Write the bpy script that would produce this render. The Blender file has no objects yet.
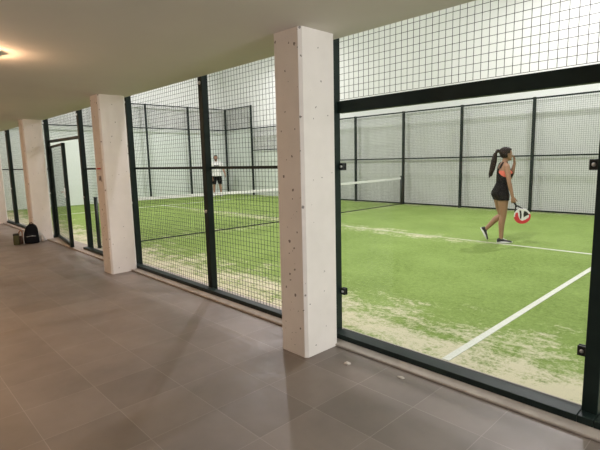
import bpy, bmesh, math, random
from mathutils import Vector, Matrix, Quaternion, noise
random.seed(7)
SC = bpy.context.scene
COL = SC.collection
PI = math.pi

# ------------------------------------------------------------------ helpers
class MB:
    """collects boxes, bars, rings and lofts for ONE mesh object"""
    def __init__(self):
        self.v = []; self.f = []; self.sm = []
    def add(self, vs, fs, smooth=False):
        b = len(self.v)
        self.v += [tuple(p) for p in vs]
        for q in fs:
            self.f.append(tuple(i + b for i in q)); self.sm.append(smooth)
    def box(self, x0, x1, y0, y1, z0, z1):
        vs = [(x0,y0,z0),(x1,y0,z0),(x1,y1,z0),(x0,y1,z0),(x0,y0,z1),(x1,y0,z1),(x1,y1,z1),(x0,y1,z1)]
        self.add(vs, [(0,3,2,1),(4,5,6,7),(0,1,5,4),(1,2,6,5),(2,3,7,6),(3,0,4,7)])
    def bar(self, a, b, r, n=8, r2=None):
        a = Vector(a); b = Vector(b); d = (b - a).normalized()
        s = d.orthogonal().normalized(); t = d.cross(s)
        r2 = r if r2 is None else r2
        vs = []
        for (c, rr) in ((a, r), (b, r2)):
            for k in range(n):
                th = 2*PI*k/n
                vs.append(c + s*math.cos(th)*rr + t*math.sin(th)*rr)
        fs = [(k, (k+1) % n, n+(k+1) % n, n+k) for k in range(n)]
        fs += [tuple(range(n-1, -1, -1)), tuple(range(n, 2*n))]
        self.add(vs, fs, n > 6)
    def loft(self, rings, smooth=True):
        """rings: equally long lists of points; closed at both ends"""
        n = len(rings[0]); vs = [p for r in rings for p in r]; fs = []
        for i in range(len(rings)-1):
            for k in range(n):
                fs.append((i*n+k, i*n+(k+1) % n, (i+1)*n+(k+1) % n, (i+1)*n+k))
        fs.append(tuple(range(n-1, -1, -1))); m = (len(rings)-1)*n
        fs.append(tuple(range(m, m+n)))
        self.add(vs, fs, smooth)
    def tube(self, pts, rad, n=12, caps=True):
        """round limb through the points with a radius each, ends rounded"""
        P = [Vector(p) for p in pts]; R = list(rad)
        if caps:
            d0 = (P[0]-P[1]).normalized(); d1 = (P[-1]-P[-2]).normalized()
            P = [P[0]+d0*R[0]*.8, P[0]+d0*R[0]*.45] + P + [P[-1]+d1*R[-1]*.45, P[-1]+d1*R[-1]*.8]
            R = [R[0]*.45, R[0]*.85] + R + [R[-1]*.85, R[-1]*.45]
        s = None; rings = []
        for i in range(len(P)):
            if i == 0: t = P[1]-P[0]
            elif i == len(P)-1: t = P[-1]-P[-2]
            else: t = (P[i+1]-P[i]).normalized()+(P[i]-P[i-1]).normalized()
            t.normalize()
            s = t.orthogonal().normalized() if s is None else (s - t*s.dot(t)).normalized()
            b = t.cross(s)
            rings.append([P[i]+(s*math.cos(2*PI*k/n)+b*math.sin(2*PI*k/n))*R[i] for k in range(n)])
        self.loft(rings)
    def ball(self, c, rx, ry, rz, n=14, m=9, M=None):
        rings = []
        for i in range(m+1):
            ph = -PI/2 + PI*(i+.5)/(m+1)
            ring = []
            for k in range(n):
                th = 2*PI*k/n
                q = Vector((rx*math.cos(ph)*math.cos(th), ry*math.cos(ph)*math.sin(th), rz*math.sin(ph)))
                if M: q = M @ q
                ring.append(Vector(c)+q)
            rings.append(ring)
        self.loft(rings)
    def build(self, name, m, parent=None, bevel=0, seg=2, matrix=None):
        me = bpy.data.meshes.new(name)
        me.from_pydata(self.v, [], self.f)
        me.polygons.foreach_set('use_smooth', self.sm)
        me.update()
        o = bpy.data.objects.new(name, me); COL.objects.link(o)
        if m: me.materials.append(m)
        if matrix is not None: me.transform(matrix)
        if parent: o.parent = parent
        if bevel:
            b = o.modifiers.new('bevel', 'BEVEL'); b.width = bevel; b.segments = seg; b.limit_method = 'ANGLE'
        return o

V = lambda *a: Vector(a)
def tag(o, label=None, cat=None, group=None, kind=None):
    if label: o['label'] = label
    if cat: o['category'] = cat
    if group: o['group'] = group
    if kind: o['kind'] = kind
    return o
def empty(name, loc, rz=0):
    o = bpy.data.objects.new(name, None); COL.objects.link(o)
    o.empty_display_size = .1
    o.location = loc; o.rotation_euler = (0, 0, rz)
    return o
def copy_tree(o, parent=None):
    c = o.copy(); COL.objects.link(c)
    if parent: c.parent = parent
    for ch in list(o.children): copy_tree(ch, c)
    return c

# ------------------------------------------------------------------ materials
def mat(name, col, rough=.6, metal=0, spec=.5):
    m = bpy.data.materials.new(name); m.use_nodes = True
    b = m.node_tree.nodes['Principled BSDF']
    b.inputs['Base Color'].default_value = (*col, 1); b.inputs['Roughness'].default_value = rough
    b.inputs['Metallic'].default_value = metal; b.inputs['Specular IOR Level'].default_value = spec
    return m
class NT:
    def __init__(self, m):
        self.t = m.node_tree; self.b = self.t.nodes['Principled BSDF']
        self.co = self.n('ShaderNodeTexCoord').outputs['Object']
    def n(self, typ, **kw):
        x = self.t.nodes.new(typ)
        for k, v in kw.items(): setattr(x, k, v)
        return x
    def link(self, a, b): self.t.links.new(a, b)
    def put(self, sock, v):
        if isinstance(v, (int, float)): sock.default_value = v
        elif isinstance(v, tuple): sock.default_value = v
        else: self.link(v, sock)
    def math(self, op, a, b=0, clamp=False):
        x = self.n('ShaderNodeMath', operation=op, use_clamp=clamp)
        self.put(x.inputs[0], a); self.put(x.inputs[1], b)
        return x.outputs[0]
    def noise(self, scale, detail=3, rough=.55, vec=None):
        x = self.n('ShaderNodeTexNoise'); x.inputs['Scale'].default_value = scale
        x.inputs['Detail'].default_value = detail; x.inputs['Roughness'].default_value = rough
        self.link(vec or self.co, x.inputs['Vector']); return x.outputs['Fac']
    def scaled(self, s, loc=(0,0,0), rot=(0,0,0)):
        x = self.n('ShaderNodeMapping'); x.inputs['Scale'].default_value = s; x.inputs['Location'].default_value = loc
        x.inputs['Rotation'].default_value = rot
        self.link(self.co, x.inputs['Vector']); return x.outputs['Vector']
    def ramp(self, fac, lo, hi):
        x = self.n('ShaderNodeMapRange', clamp=True); self.put(x.inputs['Value'], fac)
        self.put(x.inputs['From Min'], lo); self.put(x.inputs['From Max'], hi)
        return x.outputs['Result']
    def mix(self, fac, a, b):
        x = self.n('ShaderNodeMix', data_type='RGBA')
        self.put(x.inputs['Factor'], fac)
        for s, v in ((6, a), (7, b)):
            if isinstance(v, tuple): x.inputs[s].default_value = (*v, 1)
            else: self.link(v, x.inputs[s])
        return x.outputs[2]
    def bump(self, h, strength=.3, dist=.01):
        x = self.n('ShaderNodeBump'); x.inputs['Strength'].default_value = strength; x.inputs['Distance'].default_value = dist
        self.link(h, x.inputs['Height']); self.link(x.outputs[0], self.b.inputs['Normal'])
    def xyz(self):
        x = self.n('ShaderNodeSeparateXYZ'); self.link(self.co, x.inputs[0]); return x.outputs
def base(nt, c): nt.link(c, nt.b.inputs['Base Color'])

M = {}
# painted steel of the cage
m = mat('green_black_steel', (.008, .022, .019), .5, spec=.3); nt = NT(m); M['steel'] = m
base(nt, nt.mix(nt.ramp(nt.noise(9, 4), .35, .75), (.0035, .011, .0095), (.007, .018, .0155)))
M['wire'] = mat('dark_wire', (.006, .014, .012), .5)
M['zinc'] = mat('zinc_bolt', (.75, .75, .74), .3, .6)
M['clamp'] = mat('black_clamp', (.01, .012, .012), .45)
M['rubber'] = mat('rubber_seal', (.02, .02, .02), .7)
# walls of the hall
m = mat('hall_wall_paint', (.80, .815, .79), .85); nt = NT(m); M['hall'] = m
base(nt, nt.mix(nt.ramp(nt.noise(.7, 4), .3, .7), (.74, .755, .74), (.79, .80, .785)))
M['hall_ceiling'] = mat('hall_ceiling_paint', (.75, .75, .73), .9)
# painted ceiling and walls of the gallery
m = mat('gallery_plaster', (.66, .63, .58), .8); nt = NT(m); M['plaster'] = m
base(nt, nt.mix(nt.ramp(nt.noise(.9, 5), .3, .7), (.68, .63, .58), (.73, .68, .63)))
nt.bump(nt.noise(60, 3), .05, .004)
# cast concrete of the pillars, with blow holes
m = mat('white_cast_concrete', (.78, .74, .71), .75); nt = NT(m); M['concrete'] = m
vo = nt.n('ShaderNodeTexVoronoi', feature='F1'); vo.inputs['Scale'].default_value = 20
w = nt.n('ShaderNodeVectorMath', operation='ADD')
nn = nt.n('ShaderNodeTexNoise'); nn.inputs['Scale'].default_value = 45; nt.link(nt.co, nn.inputs['Vector'])
ws = nt.n('ShaderNodeVectorMath', operation='SCALE'); nt.link(nn.outputs['Color'], ws.inputs[0]); ws.inputs['Scale'].default_value = .02
nt.link(nt.co, w.inputs[0]); nt.link(ws.outputs[0], w.inputs[1]); nt.link(w.outputs[0], vo.inputs['Vector'])
sep = nt.n('ShaderNodeSeparateColor'); nt.link(vo.outputs['Color'], sep.inputs[0])
size = nt.math('MULTIPLY', nt.ramp(sep.outputs[0], .30, 1.0), .25)
pit = nt.math('LESS_THAN', vo.outputs['Distance'], size)
spk = nt.math('MULTIPLY', nt.ramp(nt.noise(120, 2), .70, .74), nt.ramp(nt.noise(2.2, 2), .52, .60))
c = nt.mix(nt.ramp(nt.noise(3, 6), .3, .75), (.80, .755, .725), (.70, .66, .63))
c = nt.mix(nt.math('MULTIPLY', spk, .45), c, (.22, .19, .17))
base(nt, nt.mix(nt.math('MULTIPLY', pit, .85), c, (.13, .11, .10)))
# gallery tiles: 43 cm squares, pale joints
TS = .43
m = mat('grey_brown_floor_tiles', (.2, .17, .15), .4); nt = NT(m); M['tiles'] = m
br = nt.n('ShaderNodeTexBrick', offset=0.0, squash=1.0)
mp = nt.n('ShaderNodeMapping'); mp.inputs['Location'].default_value = (-6.28+TS*40, 1.48+TS*40, 0)
nt.link(nt.co, mp.inputs['Vector']); nt.link(mp.outputs[0], br.inputs['Vector'])
for k, v in (('Scale', 1.0), ('Mortar Size', .0022), ('Mortar Smooth', .1), ('Bias', 0.0), ('Brick Width', TS), ('Row Height', TS)):
    br.inputs[k].default_value = v
br.inputs['Color1'].default_value = (.180, .152, .135, 1); br.inputs['Color2'].default_value = (.222, .190, .170, 1)
br.inputs['Mortar'].default_value = (.275, .247, .224, 1)
cl = nt.mix(nt.ramp(nt.noise(1.6, 6, .6), .3, .72), (.80, .79, .78), (1.12, 1.1, 1.08))
mul = nt.n('ShaderNodeMix', data_type='RGBA', blend_type='MULTIPLY'); mul.inputs['Factor'].default_value = 1
nt.link(br.outputs['Color'], mul.inputs[6]); nt.link(cl, mul.inputs[7])
base(nt, mul.outputs[2])
nt.link(nt.math('ADD', nt.math('MULTIPLY', nt.noise(5, 5), .25), .35), nt.b.inputs['Roughness'])
nt.bump(nt.math('ADD', nt.math('MULTIPLY', br.outputs['Fac'], -1.0), nt.math('MULTIPLY', nt.noise(90, 2), .12)), .25, .002)
# kerb under the cage
m = mat('kerb_mortar', (.36, .32, .28), .85); nt = NT(m); M['kerb'] = m
base(nt, nt.mix(nt.ramp(nt.noise(7, 5), .3, .7), (.30, .265, .235), (.44, .395, .35)))
# artificial turf with drifts of infill sand
m = mat('sanded_turf', (.1, .25, .03), .9, spec=.2); nt = NT(m); M['turf'] = m
x, y, z = nt.xyz()
def turf_colour(nt, x, y):
    fine = nt.noise(55, 3, .7); grain = nt.noise(17, 4, .75); mid = nt.noise(2.4, 6, .7)
    streak = nt.noise(1.0, 8, .74, nt.scaled((1.6, 4.4, 1)))
    g = nt.mix(nt.ramp(nt.math('ADD', nt.math('MULTIPLY', fine, .5), nt.math('MULTIPLY', grain, .5)), .36, .64), (.100, .165, .026), (.285, .392, .105))
    g = nt.mix(nt.math('MULTIPLY', nt.ramp(nt.noise(.9, 5, .65), .38, .66), .5), g, (.29, .40, .115))
    d_fence = nt.math('MINIMUM', y, nt.math('ADD', nt.math('SUBTRACT', 10.0, y), .9))
    near = nt.ramp(d_fence, 2.2, 0.25)                    # sand swept against the side fences
    cl_ = nt.ramp(nt.math('ABSOLUTE', nt.math('SUBTRACT', y, 4.9)), 1.15, .05)   # trodden centre
    cl2 = nt.math('MULTIPLY', cl_, nt.ramp(nt.math('ABSOLUTE', x), 7.4, 3.8))
    netd = nt.math('MULTIPLY', nt.ramp(nt.math('ABSOLUTE', x), 1.8, .1), .6)
    lvl = nt.math('MAXIMUM', near, nt.math('MAXIMUM', nt.math('MULTIPLY', cl2, .78), netd))
    pat = nt.math('ADD', nt.math('MULTIPLY', streak, .50), nt.math('MULTIPLY', mid, .50))
    pat = nt.math('ADD', pat, nt.math('MULTIPLY', nt.math('SUBTRACT', grain, .5), .42))
    pat = nt.math('ADD', pat, nt.math('MULTIPLY', nt.math('SUBTRACT', fine, .5), .22))
    thr = nt.math('SUBTRACT', .72, nt.math('MULTIPLY', lvl, .352))
    s = nt.ramp(nt.math('SUBTRACT', pat, thr), 0.0, .15)
    return g, s, fine
g, s, fine = turf_colour(nt, x, y)
base(nt, nt.mix(nt.math('MULTIPLY', s, .88), g, (.68, .62, .46)))
nt.bump(nt.math('ADD', fine, nt.noise(260, 2)), .5, .012)
m = mat('white_turf_line', (.7, .7, .66), .9, spec=.2); nt = NT(m); M['line'] = m
x, y, z = nt.xyz()
worn = nt.math('MULTIPLY', nt.ramp(nt.noise(5, 6, .7), .30, .52), nt.math('ADD', .12, nt.math('MULTIPLY', nt.ramp(nt.math('ABSOLUTE', x), 6.6, 4.6), .76)))
base(nt, nt.mix(worn, nt.mix(nt.ramp(nt.noise(40, 3), .3, .7), (.62, .64, .57), (.76, .76, .72)), (.36, .40, .19)))
nt.bump(nt.noise(120, 3), .4, .008)
# clear panes
def glass(name, tint):
    m = bpy.data.materials.new(name); m.use_nodes = True; t = m.node_tree; t.nodes.clear()
    o = t.nodes.new('ShaderNodeOutputMaterial'); mx = t.nodes.new('ShaderNodeMixShader')
    lw = t.nodes.new('ShaderNodeLayerWeight'); lw.inputs['Blend'].default_value = .5
    pw = t.nodes.new('ShaderNodeMath'); pw.operation = 'POWER'; pw.inputs[1].default_value = 5
    fr = t.nodes.new('ShaderNodeMath'); fr.operation = 'MULTIPLY_ADD'; fr.inputs[1].default_value = .80; fr.inputs[2].default_value = .022
    t.links.new(lw.outputs['Facing'], pw.inputs[0]); t.links.new(pw.outputs[0], fr.inputs[0])
    tr = t.nodes.new('ShaderNodeBsdfTransparent'); tr.inputs['Color'].default_value = (*tint, 1)
    gl = t.nodes.new('ShaderNodeBsdfGlossy'); gl.inputs['Roughness'].default_value = .01
    t.links.new(fr.outputs[0], mx.inputs[0]); t.links.new(tr.outputs[0], mx.inputs[1]); t.links.new(gl.outputs[0], mx.inputs[2])
    t.links.new(mx.outputs[0], o.inputs['Surface']); return m
M['glass'] = glass('clear_pane', (.975, .99, .98))
M['net'] = mat('black_net_cord', (.012, .014, .014), .7)
M['tape'] = mat('white_net_tape', (.80, .80, .78), .7)
M['net_post'] = mat('net_post_paint', (.012, .02, .018), .4)

# ------------------------------------------------------------------ setting
def struct(name, boxes, m, bevel=0, parent=None):
    b = MB()
    for q in boxes: b.box(*q)
    o = b.build(name, m, parent, bevel); o['kind'] = 'structure'
    return o
XL, XR, YB = -15.0, 13.5, -4.6
ZC = 2.455
struct('floor', [(XL, XR, YB, .0, -.2, 0)], M['tiles'])
struct('ceiling', [(XL, XR, YB, -.1, ZC, ZC+.4)], M['plaster'])
struct('wall_back', [(XL, XR, YB-.2, YB, -.2, ZC+.4)], M['plaster'])
struct('wall_left', [(XL-.2, XL, YB-.2, -.1, -.2, ZC+.4)], M['plaster'])
WY0, WY1, WZ0, WZ1 = -2.2, -.4, .25, 2.3      # opening for an added, unseen window that lets fill light reach the pillars
struct('wall_right', [(XR, XR+.2, YB-.2, WY0, -.2, ZC+.4), (XR, XR+.2, WY1, -.1, -.2, ZC+.4), (XR, XR+.2, WY0, WY1, -.2, WZ0), (XR, XR+.2, WY0, WY1, WZ1, ZC+.4)], M['plaster'])
wf = struct('added_window_1', [(XR+.05, XR+.11, WY0, WY0+.07, WZ0, WZ1), (XR+.05, XR+.11, WY1-.07, WY1, WZ0, WZ1), (XR+.05, XR+.11, WY0+.07, WY1-.07, WZ0, WZ0+.07), (XR+.05, XR+.11, WY0+.07, WY1-.07, WZ1-.07, WZ1), (XR+.05, XR+.11, -1.33, -1.27, WZ0+.07, WZ1-.07)], M['steel'])  # added window frame, out of view, only there for the fill light
b = MB(); b.box(XR+.075, XR+.085, WY0+.07, WY1-.07, WZ0+.07, WZ1-.07); b.build('pane', M['glass'], wf)
struct('trim_kerb', [(XL, XR, -.25, .08, 0, .02)], M['kerb'], .008)
HZ = 7.4
turf = struct('floor_court', [(-10.4, 10.6, .0, 10.3, -.2, 0)], M['turf'])
def line(x0, x1, y0, y1):
    o = MB(); o.box(x0, x1, y0, y1, -.004, .004)
    l = o.build('court_line', M['line'], turf); return l
for sx in (-1, 1): line(6.95*sx-.03, 6.95*sx+.03, .12, 9.95)
line(-7.1, 7.1, 4.97, 5.03)
struct('wall_far', [(-10.6, 10.8, 10.17, 10.4, -.2, HZ)], M['hall'])
struct('wall_court_left', [(-10.5, -10.24, 0, 10.17, -.2, HZ)], M['hall'])
struct('wall_court_right', [(10.4, 10.7, 0, 10.17, -.2, HZ)], M['hall'])
struct('wall_near', [(-15, 13.5, -.35, -.1, ZC+.4, HZ)], M['hall'])
struct('wall_hall_end', [(-15.2, -15, -.1, 10.4, -.2, HZ), (-15, -10.5, 10.17, 10.4, -.2, HZ)], M['hall'])
struct('ceiling_court', [(-15, 13.5, -.35, 10.4, HZ, HZ+.2)], M['hall_ceiling'])

# pillars between gallery and court: 30 x 37 cm, corners chamfered
def pillar(x1, label, y1=-.2):
    b = MB(); x0 = x1-.30; y0 = y1-.37
    c = .022
    q = [(x0+c, y0), (x1-c, y0), (x1, y0+c), (x1, y1-c), (x1-c, y1), (x0+c, y1), (x0, y1-c), (x0, y0+c)]
    b.loft([[V(x, y, z) for x, y in q] for z in (0, ZC)], False)
    o = b.build('pillar', M['concrete'])
    o.data.transform(Matrix.Translation((-(x0+.15), -(y0+.18), 0))); o.location = (x0+.15, y0+.18, 0)
    return tag(o, label, 'pillar', 'concrete pillars along the gallery')
pillar(6.17, 'nearest and widest white concrete pillar, left of the big glass pane', -.21)
P1 = pillar(2.235, 'white concrete pillar with a small red strip, second nearest the camera', -.155)
pillar(-1.87, 'white concrete pillar standing right behind the black backpack', -.12)
pillar(-5.98, 'last white concrete pillar, cut off by the left edge of the photo', -.12)
# red strip and pencilled strokes on the second pillar's gallery side
b = MB(); b.box(-.055, .075, -.1842, -.18, 1.462, 1.48)
b.build('red_strip', mat('red_strip_paint', (.55, .05, .03), .6), P1).location = (0, -.0085, 0)
mk = MB()
for (xa, za, xb, zb) in ((.0, 1.37, .005, 1.31), (.045, 1.375, .03, 1.31), (.045, 1.375, .06, 1.31)):
    mk.bar((xa, -.1925, za), (xb, -.1925, zb), .004, 6)
mk.build('pencil_mark', mat('pencil_grey', (.12, .09, .08), .8), P1)

# ------------------------------------------------------------------ cage parts
def wires(b, w, z0, z1, step=.05, r=.002, horizontal_first=True):
    """welded wire grid in the local XZ plane, width w"""
    n = int(round(w/step)); k = int(round((z1-z0)/step))
    for i in range(n+1):
        x = w*i/n; b.bar((x, 0, z0), (x, 0, z1), r, 4)
    for j in range(k+1):
        z = z0+(z1-z0)*j/k; b.bar((0, r*1.6, z), (w, r*1.6, z), r, 4)
def place(root, x, y, rz): root.location = (x, y, 0); root.rotation_euler = (0, 0, rz)

def make_post(h, s, label, group, bolts=(), zb=.02):
    r = empty('fence_post', (0, 0, 0))
    b = MB(); b.box(-s/2, s/2, -s/2, s/2, zb, h); b.build('shaft', M['steel'], r, .004, 2)
    b = MB(); b.box(-s*.5, s*.5, -s*.5, s*.5, h, h+.012); b.build('cap', M['clamp'], r)
    for z in bolts:
        b = MB(); b.bar((0, -s/2-.004, z), (0, -s/2, z), .020, 12); b.bar((0, -s/2-.018, z), (0, -s/2-.004, z), .013, 6)
        b.build('bolt', M['zinc'], r)
    return tag(r, label, 'fence post', group)

def rail(b, w, z0, z1, y0=-.02, y1=.02, x0=0, x1=None): b.box(x0, w if x1 is None else x1, y0, y1, z0, z1)

# ---- the near side of the cage, at Y = 0: posts every 2 m
near_lab = {8: 'dark green fence post at the right photo edge, beside the large glass pane',
            6: 'dark green fence post just behind the nearest pillar, left of the large glass pane',
            4: 'dark green fence post in the middle of the mesh between the two nearest pillars',
            2: 'dark green fence post touching the right side of the pillar with the red strip',
            0: 'dark green post on the right of the doorway, left of the red-strip pillar',
            -2: 'dark green post on the left of the doorway, right of the backpack pillar',
            -5.42: 'dark green fence post left of the backpack pillar, at the far left',
            10: 'dark green corner post of the near fence beyond the right edge'}
S = .08; DX = .03
np_ = {}
for X, lab in near_lab.items():
    if X == 10: continue
    r = make_post(4.0 if X > 6 else 3.0, S, lab, 'posts of the near fence', (.96, 2.40) if X < 8 else (2.40,))
    r.location = ((7.915 if X == 8 else 5.955 if X == 6 else X)+DX, -.035, 0)
    if X < -5: r.scale = (1.7, 1, 1)            # the far one is a wide double post
    b = MB(); b.box(-S/2, S/2, -.118, -S/2, .02, .062); b.build('base_plate', M['steel'], r, .003)
def near_mesh(X, label, z0=.03, mid=1.46, z_top=3.0, thick=False):
    r = empty('mesh_panel', (6.027 if X == 6 else X+S/2+.002+DX, 0, 0)); w = {4: 1.871, 6: 1.876, -5.36: 3.36-S-.004}.get(X, 2-S-.004)
    b = MB()
    if thick: rail(b, w, z0-.06, z0+.035, -.03, .03)
    else: rail(b, w, .02 if z0 < .1 else z0, .062 if z0 < .1 else z0+.05, *((-.153, -.062) if z0 < .1 else (-.03, .03)))
    b.build('bottom_rail', M['steel'], r, .003)
    b = MB(); rail(b, w, z_top-.04, z_top); b.build('top_rail', M['steel'], r)
    if mid:
        b = MB(); rail(b, w, mid-.015, mid+.015, -.015, .015); b.build('middle_rail', M['steel'], r)
    b = MB(); wires(b, w, .022 if z0 < .1 else z0+.05, z_top-.04, r=.0019); b.build('wire_mesh', M['wire'], r)
    return tag(r, label, 'mesh panel', 'wire mesh panels of the near fence')
near_mesh(4, 'wire mesh fence panel directly left of the nearest pillar')
near_mesh(2, 'wire mesh fence panel directly right of the red-strip pillar')
near_mesh(0, 'wire mesh fence panel mostly hidden behind the red-strip pillar, right of the doorway')
near_mesh(-5.36, 'wire mesh fence panel behind the backpack pillar')
near_mesh(-7.46, 'wire mesh fence panel at the left edge of the photo')
near_mesh(6, 'wire mesh panel above the large glass pane, under the ceiling', 1.955, None, 3.0, True)
near_mesh(-2, 'wire mesh panel above the open doorway', 2.0, None, 3.0)

def glass_pane(X, w, h, label, clamps, y=0, rz=0, name='glass_panel', near=True):
    r = empty(name, (X, y, 0), rz)
    if near:
        b = MB(); rail(b, w, .02, .062, -.153, -.046); b.build('bottom_rail', M['steel'], r, .003)
        b = MB(); rail(b, w, .02, .040, -.022, .022); b.build('seal', M['rubber'], r)
    b = MB(); b.box(.004, w-.004, -.005, .005, .040 if near else .001, h); b.build('pane', M['glass'], r)
    for (cx, cz) in clamps:
        c = MB(); c.box(cx-.024, cx+.024, -.02, -.006, cz-.03, cz+.03); c.box(cx-.024, cx+.024, .006, .018, cz-.03, cz+.03)
        co = c.build('clamp', M['clamp'], r, .003)
        d = MB(); d.bar((cx, -.026, cz), (cx, -.02, cz), .011, 10); d.build('bolt', M['zinc'], co)
    return tag(r, label, 'glass panel')
w = 1.876
glass_pane(6.027, w, 1.895, 'large clear glass pane right of the nearest pillar, with the woman seen through it',
           [(.027, .39), (.027, 1.46), (w-.028, .39), (w-.028, 1.46)])['group'] = 'glass panes of the cage'
glass_pane(7.915+S/2+.002+DX, 2-S, 2.98, 'clear glass pane right of the rightmost fence post, cut by the photo edge',
           [(.028, .39), (.028, 1.46)])['group'] = 'glass panes of the cage'

# ---- the gate, hinged on the left doorway post and standing a little open
gw, gh = 1.59, 1.93
r = empty('gate', (-1.905, -.012, 0), -math.radians(8))
b = MB(); rail(b, gw, .035, .085); rail(b, gw, gh-.04, gh)
b.box(0, .04, -.02, .02, .085, gh-.04); b.build('frame', M['steel'], r, .003)
b = MB(); b.box(gw-.075, gw, -.03, .03, .03, gh); b.build('closing_stile', M['steel'], r, .003)
b = MB(); wires(b, gw-.1, .085, gh-.04, r=.0019); b.build('wire_mesh', M['wire'], r)
b = MB(); b.box(gw-.06, gw-.02, -.045, -.03, .95, 1.12); b.bar((gw-.04, -.045, 1.05), (gw-.04, -.08, 1.05), .01, 8); b.bar((gw-.04, -.08, 1.05), (gw-.15, -.08, 1.05), .01, 8)
b.build('handle', M['zinc'], r)
for z in (.3, 1.0, 1.7):
    b = MB(); b.bar((-.004, -.022, z-.05), (-.004, -.022, z+.05), .012, 8); b.build('hinge', M['clamp'], r)
tag(r, 'dark green mesh gate standing ajar between the backpack pillar and the red-strip pillar', 'gate')

# ---- far side of the cage, at Y = 10, seen from inside
FS = .07
flab = {-10: 'dark corner post of the far fence behind the man, where two fences meet',
        -8: 'dark far fence post where the tall corner panel steps down, right of the man',
        -2: 'dark far fence post left of the net end, close to the nearest pillar',
        0: 'dark far fence post right where the net ends',
        2: 'dark far fence post midway between the net end and the woman',
        4: 'dark far fence post just right of the woman',
        -6: 'far fence post hidden behind the nearest pillar, nearer the man',
        -4: 'far fence post hidden behind the nearest pillar, nearer the net',
        6: 'far fence post hidden beyond the right edge of the photo'}
for X, lab in flab.items():
    r = make_post(4.0 if X <= -8 else 3.0, FS, lab, 'posts of the far fence', zb=0); r.location = (X, 10, 0)
def far_mesh(x0, label, z0=.02, z1=3.0, mid=1.5, y=10, rz=0, x=None, group='wire mesh panels of the far fence'):
    r = empty('mesh_panel', (x0+FS/2+.002 if x is None else x, y, 0), rz); w = 2-FS-.004
    b = MB(); rail(b, w, z0, z0+.04); b.build('bottom_rail', M['steel'], r)
    b = MB(); rail(b, w, z1-.04, z1); b.build('top_rail', M['steel'], r)
    if mid:
        b = MB(); rail(b, w, mid-.02, mid+.02); b.build('middle_rail', M['steel'], r)
    b = MB(); wires(b, w, z0+.04, z1-.04, r=.0023); b.build('wire_mesh', M['wire'], r)
    return tag(r, label, 'mesh panel', group)
far_mesh(-10, 'upper mesh panel in the far corner above the man, right of the corner post', 3.0, 4.0, None)
far_mesh(-8, 'low band of mesh stepping down right of the tall corner panel', 2.0, 3.0, None)
for X, lab in ((-6, 'far mesh panel hidden by the nearest pillar, nearer the corner'),
               (-4, 'far mesh panel left of the net, cut by the nearest pillar'),
               (-2, 'far mesh panel standing behind the far end of the net'),
               (0, 'far mesh panel directly right of the net end'),
               (2, 'far mesh panel behind the woman'),
               (4, 'far mesh panel right of the woman, cut by the rightmost post')):
    far_mesh(X, lab)
glass_pane(-10+FS/2+.002, 2-FS-.004, 2.99, 'clear glass pane in the far corner, right of the man', [], 10, 0, near=False)['group'] = 'glass panes of the cage'
glass_pane(-8+FS/2+.002, 2-FS-.004, 1.99, 'clear glass pane under the low mesh band, second from the far corner', [], 10, 0, near=False)['group'] = 'glass panes of the cage'
# ---- end of the cage, at X = -10
blab = {8: 'dark end fence post left of the man, nearest the corner',
        6: 'dark end fence post two panes left of the corner',
        4: 'dark end fence post hidden behind the red-strip pillar',
        2: 'dark end fence post seen through the doorway'}
for Y, lab in blab.items():
    r = make_post(4.0, FS, lab, 'posts of the end fence', zb=0); place(r, -10, Y, PI/2)
gl = ['clear end pane at the left edge, behind the backpack pillar', 'clear end pane seen through the doorway',
      'clear end pane seen just right of the red-strip pillar', 'clear end pane second left of the corner', 'clear end pane behind the man']
for i in range(5):
    y = 2*i+FS/2+.002
    glass_pane(-10, 2-FS-.004, 2.99, gl[i], [], y, PI/2, near=False)['group'] = 'glass panes of the cage'
    far_mesh(0, gl[i].replace('clear end pane', 'mesh strip on top of the end pane'), 3.0, 4.0, None, y, PI/2, -10, 'mesh strips above the end panes')

# ------------------------------------------------------------------ the net
nr = empty('net', (0, 0, 0))
def netz(y): return .865 - .045*math.sin(PI*y/10)**1
b = MB(); n = 222
y0, y1 = .17, 9.86
for i in range(n+1):
    y = y0+(y1-y0)*i/n; b.bar((0, y, .02), (0, y, netz(y)-.02), .0016, 3)
for j in range(20):
    t = j/19
    for i in range(12):
        ya = y0+(y1-y0)*i/12; yb = y0+(y1-y0)*(i+1)/12
        b.bar((0, ya, .02+t*(netz(ya)-.04)), (0, yb, .02+t*(netz(yb)-.04)), .0016, 3)
b.build('net_mesh', M['net'], nr)
b = MB(); rr = []
for i in range(25):
    y = y0+(y1-y0)*i/24; z = netz(y)
    rr.append([Vector((-.008, y, z-.03)), Vector((.008, y, z-.03)), Vector((.009, y, z+.03)), Vector((-.009, y, z+.03))])
b.loft(rr, False); b.build('top_tape', M['tape'], nr)
b = MB(); b.tube([(0, y0, .022), (0, 5, .014), (0, y1, .022)], [.011]*3, 6); b.build('bottom_cord', M['net'], nr)
b = MB(); b.box(-.011, .011, 4.975, 5.025, .004, netz(5)+.02); b.build('centre_strap', M['tape'], nr)
for y in (.13, 9.89):
    b = MB(); b.bar((0, y, 0), (0, y, .93), .032, 12); b.bar((0, y, .93), (0, y, .945), .036, 12)
    b.build('net_post', M['net_post'], nr)
tag(nr, 'black court net with white top tape running across the court', 'net')

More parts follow.
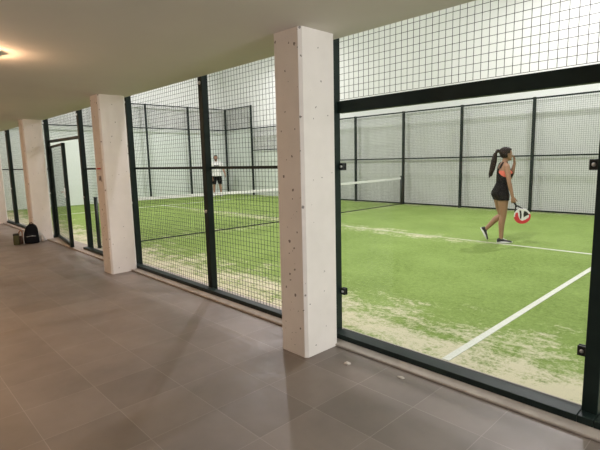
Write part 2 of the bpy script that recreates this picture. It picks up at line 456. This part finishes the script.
# ------------------------------------------------------------------ people
skin_w = mat('tanned_skin', (.36, .195, .12), .55)
skin_m = mat('skin', (.38, .22, .15), .55)
M['hair'] = mat('dark_brown_hair', (.016, .009, .007), .65, spec=.25)
M['black_cloth'] = mat('black_sports_cloth', (.007, .007, .008), .9, spec=.15)
M['coral'] = mat('coral_cloth', (.75, .16, .11), .75)
M['white_cloth'] = mat('white_cloth', (.72, .72, .70), .85)
M['eye'] = mat('eye_white', (.7, .68, .65), .3)
M['iris'] = mat('dark_iris', (.02, .012, .008), .2)
M['lips'] = mat('lips', (.33, .10, .08), .5)
M['shoe_black'] = mat('black_shoe_mesh', (.014, .014, .016), .7)
M['shoe_white'] = mat('white_shoe_rubber', (.78, .78, .76), .6)

def V(*a): return Vector(a)
def ring(c, F, L, rf, rl, n=24, U=None, p=1.0):
    out = []
    for k in range(n):
        th = 2*PI*k/n; a, b = math.cos(th), math.sin(th)
        out.append(c + F*(rf*math.copysign(abs(a)**p, a)) + L*(rl*math.copysign(abs(b)**p, b)))
    return out
def hand(b, wrist, d, nrm, side, s=1.0, curl=(25, 35, 25), thumb=35, spread=4):
    """palm and five fingers: d = along the palm, nrm = out of the palm's inner face, side = towards the thumb"""
    d = d.normalized(); nrm = (nrm - d*nrm.dot(d)).normalized(); sd = nrm.cross(d)
    if sd.dot(side) < 0: sd = -sd
    rr = []
    for t, wd, th in ((-.012, .024, .02), (.01, .028, .019), (.04, .037, .016), (.07, .041, .0145), (.086, .036, .011)):
        rr.append(ring(wrist + d*t*s, sd, nrm, wd*s, th*s, 12))
    b.loft(rr)
    for i, (ln, off) in enumerate(((.072, .029), (.080, .0095), (.074, -.0105), (.058, -.029))):
        ax = (d + sd*math.tan(math.radians(spread*(1.5-i)))).normalized(); p = wrist + d*.068*s + sd*off*s
        pts = [p, p + ax*.018*s]; p = pts[-1]; a = 0
        for q, fr in zip(curl, (.45, .30, .25)):
            a += math.radians(q); v = ax*math.cos(a) + nrm*math.sin(a)
            p = p + v*ln*fr*s; pts.append(p)
        b.tube(pts, [.0088*s, .0086*s, .008*s, .0074*s, .0064*s], 8)
    p = wrist + d*.022*s + sd*.026*s; ta = math.radians(thumb)
    v = (sd*math.sin(ta+.5) + d*math.cos(ta+.5) + nrm*.35).normalized()
    p2 = p + v*.038*s; v2 = (v + d*.5 + nrm*.35).normalized(); p3 = p2 + v2*.03*s; p4 = p3 + (v2+nrm*.3).normalized()*.024*s
    b.tube([p, p2, p3, p4], [.013*s, .0105*s, .0095*s, .0075*s], 8)
HEAD = ((0,.045,.020,.020),(.012,.040,.042,.036),(.040,.022,.066,.053),(.075,.008,.084,.065),(.11,0,.093,.071),(.15,-.006,.097,.075),(.185,-.008,.088,.068),(.21,-.01,.062,.05),(.222,-.01,.03,.025))
def head(b, chin, F, L, s=1.0):
    U = V(0,0,1)
    at = lambda f, l, z: chin + F*f*s + L*l*s + U*z*s
    b.loft([ring(at(f,0,z), F, L, rf*s, rl*s, 24) for z, f, rf, rl in HEAD])
    b.tube([at(.084,0,.118), at(.098,0,.095), at(.110,0,.074)], [.008*s, .0095*s, .0125*s], 10)
    b.ball(at(.098,0,.070), .014*s, .016*s, .009*s)
    b.tube([at(.079,.04,.128), at(.092,0,.127), at(.079,-.04,.128)], [.008*s, .010*s, .008*s], 8)
    b.ball(at(.084,0,.046), .011*s, .024*s, .010*s); b.ball(at(.075,0,.015), .016*s, .018*s, .015*s)
    for e in (-1, 1):
        b.ball(at(-.004, e*.074, .10), .018*s, .009*s, .030*s)
    return at
def bake(b, name, m, voxel=.005, it=3):
    o = b.build(name, m)
    r = o.modifiers.new('r', 'REMESH'); r.mode = 'VOXEL'; r.voxel_size = voxel; r.use_smooth_shade = True
    q = o.modifiers.new('s', 'SMOOTH'); q.factor = .5; q.iterations = it
    bpy.context.view_layer.update()
    dg = bpy.context.evaluated_depsgraph_get()
    me = bpy.data.meshes.new_from_object(o.evaluated_get(dg), depsgraph=dg)
    o.modifiers.clear(); old = o.data; o.data = me; bpy.data.meshes.remove(old); me.name = name
    if not me.materials: me.materials.append(m)
    return o
def cloth(src, pred, push, name, m, thick=.004, noisy=0):
    """a garment that follows the body: the body's surface inside pred, moved out, given a thickness"""
    me = src.data; keep = [p for p in me.polygons if pred(p.center)]
    idx = {}; vs = []; fs = []
    for p in keep:
        q = []
        for i in p.vertices:
            if i not in idx:
                idx[i] = len(vs); v = me.vertices[i]
                a = push(v.co) if callable(push) else push
                if noisy: a += noisy*noise.noise(v.co*14)
                vs.append(v.co + v.normal*a)
            q.append(idx[i])
        fs.append(q)
    b = MB(); b.add(vs, fs, True); o = b.build(name, m, src)
    s = o.modifiers.new('smooth', 'SMOOTH'); s.factor = .5; s.iterations = 4
    s = o.modifiers.new('solid', 'SOLIDIFY'); s.thickness = thick; s.offset = -1
    return o
def near_seg(p, a, b, r):
    d = b-a; t = max(0, min(1, (p-a).dot(d)/d.length_squared)); return (p-(a+d*t)).length < r
def shoe(parent, mtx, s=1.0):
    u = MB(); rr = []
    for x, hw, h in ((-.062,.014,.05),(-.054,.031,.078),(-.02,.038,.088),(.03,.040,.080),(.07,.043,.064),(.12,.046,.052),(.16,.038,.043),(.18,.022,.036),(.187,.008,.030)):
        rr.append(ring(V(x, 0, .014+(h-.014)/2), V(0,1,0), V(0,0,1), hw, (h-.014)/2, 16, p=.8))
    u.loft(rr)
    o = u.build('shoe', M['shoe_black'], parent, matrix=mtx @ Matrix.Scale(s, 4))
    so = MB(); n = 26; lo = []; hi = []; mid = []
    for k in range(n):
        th = 2*PI*k/n; x = .064+.130*math.cos(th); wd = (.040+.010*math.cos(th)-.006*math.cos(2*th))*math.sin(th)
        lo.append(V(x, wd*.96, 0)); mid.append(V(x, wd*1.04, .014)); hi.append(V(x, wd, .030))
    so.loft([lo, mid, hi]); so.build('sole', M['shoe_white'], o, matrix=mtx @ Matrix.Scale(s, 4))
    la = MB()
    for i in range(4):
        x = .045+.018*i; z = .080-.0065*i
        la.tube([(x, -.022, z-.012), (x, 0, z), (x, .022, z-.012)], [.0035]*3, 6)
    la.build('laces', M['shoe_white'], o, matrix=mtx @ Matrix.Scale(s, 4))
def eyes(parent, at):
    for e in (-1, 1):
        b = MB(); b.ball(at(.0755, e*.031, .111), .0115, .0125, .0065); o = b.build('eye', M['eye'], parent)
        b = MB(); b.ball(at(.0855, e*.031, .111), .003, .0055, .0055); b.build('iris', M['iris'], o)
def axes(dx, dz, o):
    x = dx.normalized(); z = (dz - x*dz.dot(x)).normalized(); y = z.cross(x)
    m = Matrix((x, y, z)).transposed().to_4x4(); m.translation = o; return m

# ---- the woman: local x = the way she walks, local y = away from the gallery
ph = math.radians(20); F = V(math.cos(ph), math.sin(ph), 0); L = V(-math.sin(ph), math.cos(ph), 0)
b = MB()
b.loft([ring(V(u, 0, w_), F, L, rf, rl, 28) for u, w_, rf, rl in (
    (.040,.765,.060,.10),(.038,.80,.105,.160),(.030,.86,.124,.178),(.030,.92,.117,.172),(.042,.99,.094,.146),(.055,1.05,.086,.128),
    (.064,1.12,.092,.132),(.072,1.19,.100,.142),(.072,1.26,.096,.148),(.066,1.32,.080,.152),(.066,1.355,.064,.135),(.070,1.385,.052,.085),(.075,1.405,.046,.055))])
for e in (-1, 1):
    b.ball(V(.072,0,1.205) + F*.075 + L*.062*e, .052, .055, .058)       # bust
    b.ball(V(.030,0,.865) - F*.042 + L*.072*e, .078, .088, .095)        # seat
b.tube([(.07,0,1.37), (.085,0,1.42), (.10,0,1.48)], [.055, .048, .050], 14)
chin = V(.098, 0, 1.432); ah = math.radians(10); HF = V(math.cos(ah), math.sin(ah), 0); HL = V(-math.sin(ah), math.cos(ah), 0)
wat = head(b, chin, HF, HL)
RS, RE, RW = V(.118,-.145,1.335), V(.160,-.205,1.075), V(.218,-.205,.835)
LS, LE, LW = V(.020,.146,1.335), V(.195,.150,1.135), V(.238,.085,1.385)
for (A_, B_, C_) in ((RS, RE, RW), (LS, LE, LW)):
    b.tube([A_, A_.lerp(B_, .45), B_, B_.lerp(C_, .3), C_], [.047, .041, .034, .036, .024], 14)
b.tube([V(.066,0,1.365), V(.1,-.10,1.355), RS], [.05, .045, .046], 12); b.tube([V(.066,0,1.365), V(.03,.10,1.355), LS], [.05, .045, .046], 12)
hand(b, RW + V(.004,0,-.012), V(.16,0,-.99), V(.2,1,0), V(1,.1,-.1), .95, (42, 62, 45), 2)
hand(b, LW + V(0,-.002,.012), V(-.10,-.25,.95), V(-.9,-.35,0), V(0,-1,.2), .92, (14, 22, 16), 25)
RH, RK, RA = V(.075,-.088,.85), V(.090,-.085,.485), V(.068,-.078,.095)
LH, LK, LA = V(.0,.088,.85), V(.055,.085,.475), V(-.172,.088,.232)
for (A_, B_, C_) in ((RH, RK, RA), (LH, LK, LA)):
    kn = B_; cf = B_.lerp(C_, .30)
    back = V(-.016, 0, 0)
    b.tube([A_, A_.lerp(B_, .3), A_.lerp(B_, .65), kn, cf+back, B_.lerp(C_, .65)+back*.5, C_], [.095, .088, .070, .053, .055, .042, .034], 16)
b.tube([RA, RA+V(0,0,-.045), RA+V(.10,0,-.06)], [.033, .032, .025], 10)
lx, lz = V(.456,0,-.89), V(.89,0,.456); LO = V(-.252,.088,.178)
b.tube([LA, LO+lz*.05, LO+lz*.04+lx*.09], [.033, .032, .025], 10)
wm = bake(b, 'person', skin_w)
arm = lambda p: near_seg(p, RS, RE, .062) or near_seg(p, RE, RW, .06) or near_seg(p, LS, LE, .062) or near_seg(p, LE, LW, .06) or near_seg(p, RW, RW+V(.03,0,-.2), .065)
def loc(p): q = p - V(.066,0,0); return q.dot(F), q.dot(L)
def tank(p):
    if near_seg(p, LS.lerp(LE, .3), LE, .06) or near_seg(p, LE, LW, .06) or near_seg(p, RS.lerp(RE, .25), RE, .058): return False
    if not .93 < p.z < 1.40: return False
    if p.z < 1.13: return not (near_seg(p, RE, RW, .06) or near_seg(p, RS, RE, .05))
    f, l = loc(p); t = (p.z-1.13)/.22
    wid = .17 - .125*min(1, t*2.2) if f < .02 else .17 - .10*min(1, t*1.6)
    if p.z > 1.30: return abs(l) < .085 and abs(l) > .042 and f < .12
    return abs(l) < wid and p.z < 1.39
def bra(p):
    if not 1.115 < p.z < 1.265: return False
    return not (near_seg(p, RS, RE, .052) or near_seg(p, LS, LE, .056) or near_seg(p, LE, LW, .06))
def shorts(p):
    if not .755 < p.z < .985 or loc(p)[0] > .145 or abs(loc(p)[1]) > .205: return False
    return not (near_seg(p, RE, RW, .052) or near_seg(p, RW, RW+V(.03,0,-.2), .075))
cloth(wm, bra, .005, 'sports_bra', M['coral'])
cloth(wm, tank, .011, 'tank_top', M['black_cloth'], .006)
cloth(wm, shorts, .010, 'shorts', M['black_cloth'], .006)
def hair_here(p):
    q = p - chin; f, l, z = q.dot(HF), q.dot(HL), q.z
    if z < .035 or (p.z < 1.475): return False
    return (z > .178 - max(0, .05-f)*.2 and f < .075) or (f < .005 and z > .055) or (f < .045 and z > .125)
h = cloth(wm, hair_here, .013, 'hair', M['hair'], .010, .004)
pt = MB()
for k in range(9):
    a = 2*PI*k/9; rr_ = .028 if k else 0
    oy, oz = rr_*math.cos(a), rr_*math.sin(a)
    pts = [(-.005,oy*.4,1.598+oz*.3), (-.045,oy*.7,1.600+oz*.5), (-.075+oz*.4,oy,1.545+oz*.2), (-.090+oz*.8,oy*1.25,1.43), (-.112+oz*.9,oy*1.15,1.30), (-.140+oz*.6,oy*.8,1.20-.012*(k % 3)), (-.158+oz*.2,oy*.4,1.145+.02*(k % 4))]
    pt.tube(pts, [.018,.022,.026,.027,.024,.017,.006], 8)
pt.build('ponytail', M['hair'], h)
b = MB(); b.bar((-.018,0,1.600), (-.034,0,1.600), .030, 14); b.build('hair_band', M['black_cloth'], h)
eyes(wm, wat)
b = MB(); b.ball(wat(.090,0,.046), .007, .021, .008); b.build('lips', M['lips'], wm)
shoe(wm, axes(V(1,.12,0), V(0,0,1), V(.062,-.080,.004)), .98)
shoe(wm, axes(lx, lz, LO), .98)
RTA = math.atan2(.38770641, .92178291)
WP = V(5.2, 5.12, .001)
wm.location = WP; wm.rotation_euler = (0, 0, RTA)
tag(wm, 'woman with a long dark ponytail in black sportswear walking on the court, racket in hand', 'person')

# ---- her racket
red = mat('red_racket_paint', (.62, .035, .045), .35); blk = mat('black_racket_paint', (.012, .012, .014), .35); wht = mat('white_racket_paint', (.80, .78, .78), .35)
HC = V(.380, -.180, .500)
RM = Matrix(((.87, -.49, 0), (0, 0, -1), (.49, .87, 0))).to_4x4(); RM.translation = HC
rk = empty('padel_racket', (0, 0, 0))
def outline(r, n=40):
    return [(r*math.sin(2*PI*k/n)*(1 - .05*math.cos(2*PI*k/n)), r*1.02*math.cos(2*PI*k/n)) for k in range(n)]
b = MB(); b.loft([[V(x, y, z) for x, y in outline(r)] for r, z in ((.110,-.0185),(.110,.0185))], False); b.build('face', wht, rk)
b = MB()
A_ = outline(.128); n = len(A_)
vs = []; 
for (x, y) in A_:
    for s_, z in ((.835,-.0185),(.97,-.019),(1,-.012),(1,.012),(.97,.019),(.835,.0185)): vs.append(V(x*s_, y*s_, z))
b.add(vs, [(i*6+j, i*6+(j+1) % 6, ((i+1) % n)*6+(j+1) % 6, ((i+1) % n)*6+j) for i in range(n) for j in range(6)], True)
frm = b.build('frame', wht, rk)
b = MB(); vs = []; nn_ = 22
for i in range(nn_+1):
    th = math.radians(100 + 190*i/nn_); x, y = .1285*math.sin(th)*(1-.05*math.cos(th)), .1285*1.02*math.cos(th)
    for s_, z in ((.80,-.0192),(.975,-.0197),(1.006,-.012),(1.006,.012),(.975,.0197),(.80,.0192)): vs.append(V(x*s_, y*s_, z))
b.loft([vs[i*6:i*6+6] for i in range(nn_+1)], False); b.build('red_rim', red, rk)
# throat: two struts from the head to the grip, then the grip
b = MB()
for e in (-1, 1): b.tube([(e*.062,.108,0), (e*.035,.155,0), (e*.014,.19,0)], [.013,.012,.012], 10)
b.build('throat', blk, rk)
b = MB(); b.tube([(0,.185,0), (0,.25,0), (0,.315,0)], [.0155,.0155,.0165], 12); b.bar((0,.312,0), (0,.328,0), .019, 12)
for i in range(7): b.bar((0,.20+i*.016,0), (0,.204+i*.016,0), .0168, 12)
b.build('grip', mat('black_grip_tape', (.015,.015,.017), .8), rk)
def img(ix, iz): return (ix*.87+iz*.49, -ix*.49+iz*.87)
def decal(name, m, poly, z=.0192):
    for sgn in (1, -1):
        b = MB(); pp = [img(*q) for q in poly]
        if sgn < 0: pp = [(-x, y) for x, y in pp]
        b.loft([[V(x, y, sgn*(z-.004)) for x, y in pp], [V(x, y, sgn*z) for x, y in pp]], False)
        b.build(name, m, rk)
decal('black_print', blk, [(-.046,.090),(-.018,.098),(-.006,.02),(-.012,-.060),(-.034,-.030),(-.036,.03)])
decal('black_print', blk, [(.026,.088),(.066,.076),(.106,.030),(.070,.010),(.024,-.022),(.018,.030)])
decal('red_print', red, [(-.100,.052),(-.066,.060),(-.058,.0),(-.030,-.060),(.004,-.082),(.055,-.058),(.106,-.012),(.088,-.062),(.05,-.096),(.0,-.108),(-.05,-.096),(-.085,-.062),(-.108,-.005)])
for o in list(rk.children): o.data.transform(RM)
rk.location = WP; rk.rotation_euler = (0, 0, RTA)
tag(rk, 'round red, white and black padel racket held low by the woman', 'racket')

# ---- the man far back: local x = right as he is seen, local y = away
b = MB(); F = V(0,-1,0); L = V(1,0,0)
b.loft([ring(V(0, 0, w_), F, L, rf, rl, 28) for w_, rf, rl in (
    (.86,.07,.11),(.90,.11,.165),(.97,.118,.178),(1.08,.110,.165),(1.2,.112,.172),(1.32,.118,.188),(1.42,.108,.195),(1.50,.085,.185),(1.54,.065,.12),(1.565,.058,.065))])
b.tube([(0,0,1.52), (-.01,-.015,1.58), (-.012,-.02,1.64)], [.062,.056,.058], 14)
chin = V(-.014, -.04, 1.60); mat_ = head(b, chin, F, L, 1.06)
LS, LE, LW = V(.205,0,1.475), V(.300,.01,1.205), V(.375,-.10,.985)
RS, RE, RW = V(-.205,0,1.475), V(-.262,.02,1.185), V(-.268,-.05,.935)
for (A_, B_, C_) in ((RS, RE, RW), (LS, LE, LW)):
    b.tube([A_, A_.lerp(B_, .45), B_, B_.lerp(C_, .3), C_], [.058, .050, .042, .043, .030], 14)
hand(b, LW, V(.25,-.25,-.9), V(-1,0,-.2), V(0,-1,0), 1.08, (25,35,25)); hand(b, RW, V(.0,-.12,-.99), V(1,0,0), V(0,-1,0), 1.08, (25,35,25))
legs = []
for e in (-1, 1):
    A_, B_, C_ = V(.095*e,0,.93), V(.135*e,-.015,.50), V(.160*e,.02,.095); legs.append((A_, B_, C_))
    b.tube([A_, A_.lerp(B_, .35), A_.lerp(B_, .7), B_, B_.lerp(C_, .3)+V(0,.018,0), B_.lerp(C_, .65), C_], [.10, .092, .074, .060, .060, .045, .038], 16)
    b.tube([C_, C_+V(0,0,-.045), C_+V(.01*e,-.10,-.06)], [.036,.034,.027], 10)
mn = bake(b, 'person', skin_m, .007)
def tee(p):
    if p.z > 1.555 or p.z < .905 or (p.z < 1.15 and abs(p.x) > .215): return False
    for (A_, B_, C_) in ((RS, RE, RW), (LS, LE, LW)):
        if near_seg(p, A_.lerp(B_, .68), B_, .064) or near_seg(p, B_, C_, .062) or near_seg(p, C_, C_+V(.05,-.05,-.2), .08): return False
    return True
def trunks(p):
    return .555 < p.z < .95 and abs(p.x) < .24 and p.y > -.16 and not any(near_seg(p, a, c_, .06) or near_seg(p, c_, c_+V(.03,-.05,-.2), .09) for a, c_ in ((RE, RW), (LE, LW)))
cloth(mn, trunks, lambda p: .016+.03*max(0, .75-p.z), 'shorts', M['black_cloth'], .006)
ts = cloth(mn, tee, lambda p: .020 if p.z > 1.0 else .030, 't_shirt', M['white_cloth'], .006)
pr = MB()
for i in range(7):
    x = -.105+.034*i
    pr.box(x, x+.024, -.158, -.135, 1.355, 1.395+.008*(i % 2))
pr.build('chest_print', mat('dark_print', (.05,.05,.06), .8), ts)
def mh(p):
    q = p-chin; f, l, z = -q.y, q.x, q.z
    return z > .19 or (f < .03 and z > .12) or (f < -.03 and z > .06)
cloth(mn, mh, .008, 'hair', M['hair'], .006, .002)
cloth(mn, lambda p: (lambda f, z: -.004 < z < .062 and f > .03 and not (.036 < z < .056 and f > .10))(-(p-chin).y, (p-chin).z) and (p-chin).length < .13, .004, 'beard', M['hair'], .004)
eyes(mn, mat_)
for e, (A_, B_, C_) in zip((-1, 1), legs): shoe(mn, axes(V(.12*e,-1,0), V(0,0,1), V(C_.x, C_.y, .004)), 1.12)
mn.location = (-8.95, 8.68, .001); mn.rotation_euler = (0, 0, math.atan2(.834, .551)-math.radians(4))
tag(mn, 'bearded man in white t-shirt and black shorts standing at the far end of the court', 'person')

# ------------------------------------------------------------------ things on the gallery floor
BX, BY = -1.68, -.575
bz = math.atan2(.976, .218)                     # its broad side faces along the gallery
bag_m = mat('black_bag_fabric', (.006, .006, .008), .9, spec=.15)
bk = empty('backpack', (BX, BY, 0), bz); bk.scale = (.84, .84, .93)
def rbox(b, prof, n=28, p=.55):
    b.loft([ring(V(cx, cy, z), V(1,0,0), V(0,1,0), rx, ry, n, p=p) for z, cx, cy, rx, ry in prof])
b = MB(); rbox(b, [(.0,0,0,.13,.075),(.012,0,0,.155,.092),(.10,0,0,.160,.098),(.22,0,.005,.150,.092),(.31,.012,.012,.132,.08),(.37,.018,.018,.105,.066),(.405,.02,.022,.065,.042),(.415,.02,.022,.03,.02)])
b.build('body', bag_m, bk)
b = MB(); rbox(b, [(.02,-.01,-.115,.10,.012),(.03,-.01,-.115,.12,.026),(.12,-.01,-.115,.122,.030),(.19,-.008,-.108,.105,.024),(.215,-.006,-.10,.07,.012)])
pk = b.build('front_pocket', bag_m, bk)
b = MB(); b.tube([(-.10,-.139,.165), (0,-.144,.175), (.085,-.139,.165)], [.004]*3, 6); b.build('zipper', M['zinc'], pk)
b = MB(); b.tube([(-.02,.03,.40), (-.015,.03,.435), (.03,.03,.442), (.06,.03,.42), (.062,.03,.39)], [.009]*5, 8); b.build('top_handle', bag_m, bk)
for e in (-1, 1):
    b = MB(); b.tube([(e*.06,.075,.34), (e*.085,.115,.27), (e*.095,.12,.14), (e*.11,.09,.04)], [.014,.02,.018,.010], 8); b.build('shoulder_strap', bag_m, bk)
tag(bk, 'black backpack on the gallery floor leaning by a white pillar', 'backpack')
E0 = lambda u, d: (BX + u*.218 - d*.976*-1, BY + u*.976 - d*.218)
# olive bag left of it
ol = mat('olive_bag_fabric', (.055, .055, .018), .8)
x, y = E0(-.262, .0); pb = empty('pouch', (x, y, 0), bz)
b = MB(); rbox(b, [(.0,0,0,.045,.04),(.008,0,0,.052,.047),(.11,0,0,.054,.048),(.19,0,0,.049,.042),(.205,0,0,.038,.03)]); b.build('body', ol, pb)
b = MB(); rbox(b, [(.19,0,0,.053,.046),(.205,0,0,.054,.047),(.222,0,0,.043,.034)]); b.build('lid', mat('black_pouch_lid', (.02,.02,.015), .7), pb)
tag(pb, 'small dark olive pouch standing left of the black backpack', 'bag')
# tan strap bag between the two
tn = mat('tan_leather', (.30, .15, .09), .6)
x, y = E0(-.185, -.08); tb = empty('handbag', (x, y, 0), bz-.25)
b = MB(); rbox(b, [(0,0,0,.030,.04),(.008,0,0,.037,.047),(.10,0,0,.035,.042),(.15,.004,0,.028,.03),(.16,.004,0,.018,.018)]); b.build('body', mat('brown_leather', (.075,.035,.02), .6), tb)
b = MB(); b.tube([(-.028,-.02,.13), (-.022,-.03,.22), (.01,-.03,.275), (.036,-.025,.25), (.035,-.02,.14)], [.010,.013,.016,.013,.010], 8); b.build('handle', tn, tb)
tag(tb, 'small brown handbag with tan loop handle between pouch and backpack', 'bag')
# crumpled white cloth on the right of it
x, y = E0(.195, -.05); b = MB(); rr_ = []
for i in range(9):
    t = i/8; rr = []
    for k in range(20):
        a = 2*PI*k/20; r = (.050*math.sin(PI*(.18+.80*t))**.6)*(1+.45*noise.noise(V(math.cos(a)*1.6, math.sin(a)*1.6, t*3.2)))
        rr.append(V(r*math.cos(a)*1.05+.012*math.sin(5*t), r*math.sin(a)*.9, .155*t))
    rr_.append(rr)
b.loft(rr_); ct = b.build('crumpled_cloth', mat('grey_white_cloth', (.55,.52,.50), .9)); ct.location = (x, y, .001)
s_ = ct.modifiers.new('sub', 'SUBSURF'); s_.levels = 1; s_.render_levels = 1
tag(ct, 'crumpled white cloth on the floor right of the black backpack', 'cloth')
# two pale crumbs on the tiles
cr = mat('pale_crumb', (.52,.48,.43), .9)
for i, (x, y, sc, lab) in enumerate(((6.46,-.44,1,'pale crumb on the grey tiles just right of the nearest pillar'), (6.87,-.35,.85,'flat pale crumb on the tiles farther right, close to the glass pane kerb'))):
    b = MB(); rr_ = []
    for j in range(6):
        t = j/5; rr = []
        for k in range(14):
            a = 2*PI*k/14; r = .020*math.sin(PI*(.3+.62*t))**.7*(1+.5*noise.noise(V(math.cos(a)*1.8+i*7, math.sin(a)*1.8, t*2)))
            rr.append(V(r*math.cos(a)*(1.2+.3*i), r*math.sin(a), .016*t*(1-.35*i)))
        rr_.append(rr)
    b.loft(rr_); o = b.build('crumb', cr); o.location = (x, y, .0005); o.scale = (sc,)*3; tag(o, lab, 'crumb', 'crumbs on the tiles')

# ------------------------------------------------------------------ light
def emis(name, col, st):
    m = bpy.data.materials.new(name); m.use_nodes = True; b = m.node_tree.nodes['Principled BSDF']
    b.inputs['Base Color'].default_value = (*col, 1); b.inputs['Emission Color'].default_value = (*col, 1); b.inputs['Emission Strength'].default_value = st
    return m
def area(name, loc, target, power, col, size, shape='DISK', sy=None, spread=180):
    l = bpy.data.lights.new(name, 'AREA'); l.energy = power; l.color = col; l.shape = shape; l.size = size
    if sy: l.size_y = sy
    l.spread = math.radians(spread)
    o = bpy.data.objects.new(name, l); COL.objects.link(o); o.location = loc
    o.rotation_euler = (Vector(target)-Vector(loc)).to_track_quat('-Z', 'Y').to_euler()
    return o
WH = (1.0, .945, .985)
for X in (-5.2, 5.2):
    for (Y, T) in ((.9, 5.0), (8.6, 4.6)):
        area('court_floodlight', (X, Y, 6.6), (X*.9, T, 0), 310, WH, .32)
for X in (-6.5, 0, 6.5): area('hall_ceiling_light', (X, 5, HZ-.05), (X, 5, 0), 28, WH, .5, 'RECTANGLE', 4.0)
# bulkhead lamp on the gallery ceiling, just at the left edge of the photo
WARM = (1.0, .62, .36)
def bulkhead(x, y, label, power, col):
    r = empty('ceiling_lamp', (x, y, ZC))
    b = MB(); b.bar((0,0,-.03), (0,0,0), .13, 28); b.build('base', mat('lamp_base_grey', (.5,.48,.45), .5), r)
    b = MB(); b.loft([ring(V(0,0,-.03-z), V(1,0,0), V(0,1,0), q, q, 28) for q, z in ((.115,0),(.110,.02),(.085,.04),(.04,.05))])
    b.build('diffuser', emis('lamp_diffuser', col, power), r)
    return tag(r, label, 'lamp', 'gallery ceiling lamps')
bulkhead(4.03, -2.09, 'glowing round ceiling lamp cut by the left edge of the photo', 200, WARM)
for x in (-.1, -4.1, -8.1): bulkhead(x, -2.02, 'round gallery ceiling lamp farther down the passage', 200, WARM)
for x in (9.7, 12.4): bulkhead(x, -1.55, 'added round ceiling fill lamp beyond the right edge of the photo', 25, (1, .90, .85))  # neutral lamps added out of view to lift the pillars' side faces
w_ = bpy.data.worlds.new('World'); SC.world = w_; w_.use_nodes = True
w_.node_tree.nodes['Background'].inputs[0].default_value = (.8, .82, .85, 1); w_.node_tree.nodes['Background'].inputs[1].default_value = .05

area('added_fill_light', (XR+.5, -1.3, 1.3), (0, -1.0, 1.25), 400, (1, .965, .95), 1.9, 'RECTANGLE', 2.2)  # unseen fill light, added to brighten the pillars' right-hand faces

# ------------------------------------------------------------------ camera
cd = bpy.data.cameras.new('camera'); cam = bpy.data.objects.new('camera', cd); COL.objects.link(cam)
r_, u_, f_ = V(.6918223, .7216942, -.0232239), V(-.0851034, .1134354, .9898939), V(-.7170351, .6828542, -.1398957)
mm = Matrix((r_, u_, -f_)).transposed().to_4x4(); mm.translation = V(8.57984, -2.91565, 1.51919); cam.matrix_world = mm
cd.sensor_width = 36; cd.lens = 456.77/600*36; cd.clip_start = .05
SC.camera = cam
vs_ = SC.view_settings; vs_.view_transform = 'Standard'; vs_.look = 'None'; vs_.gamma = 1; vs_.exposure = 0.0; vs_.use_curve_mapping = False
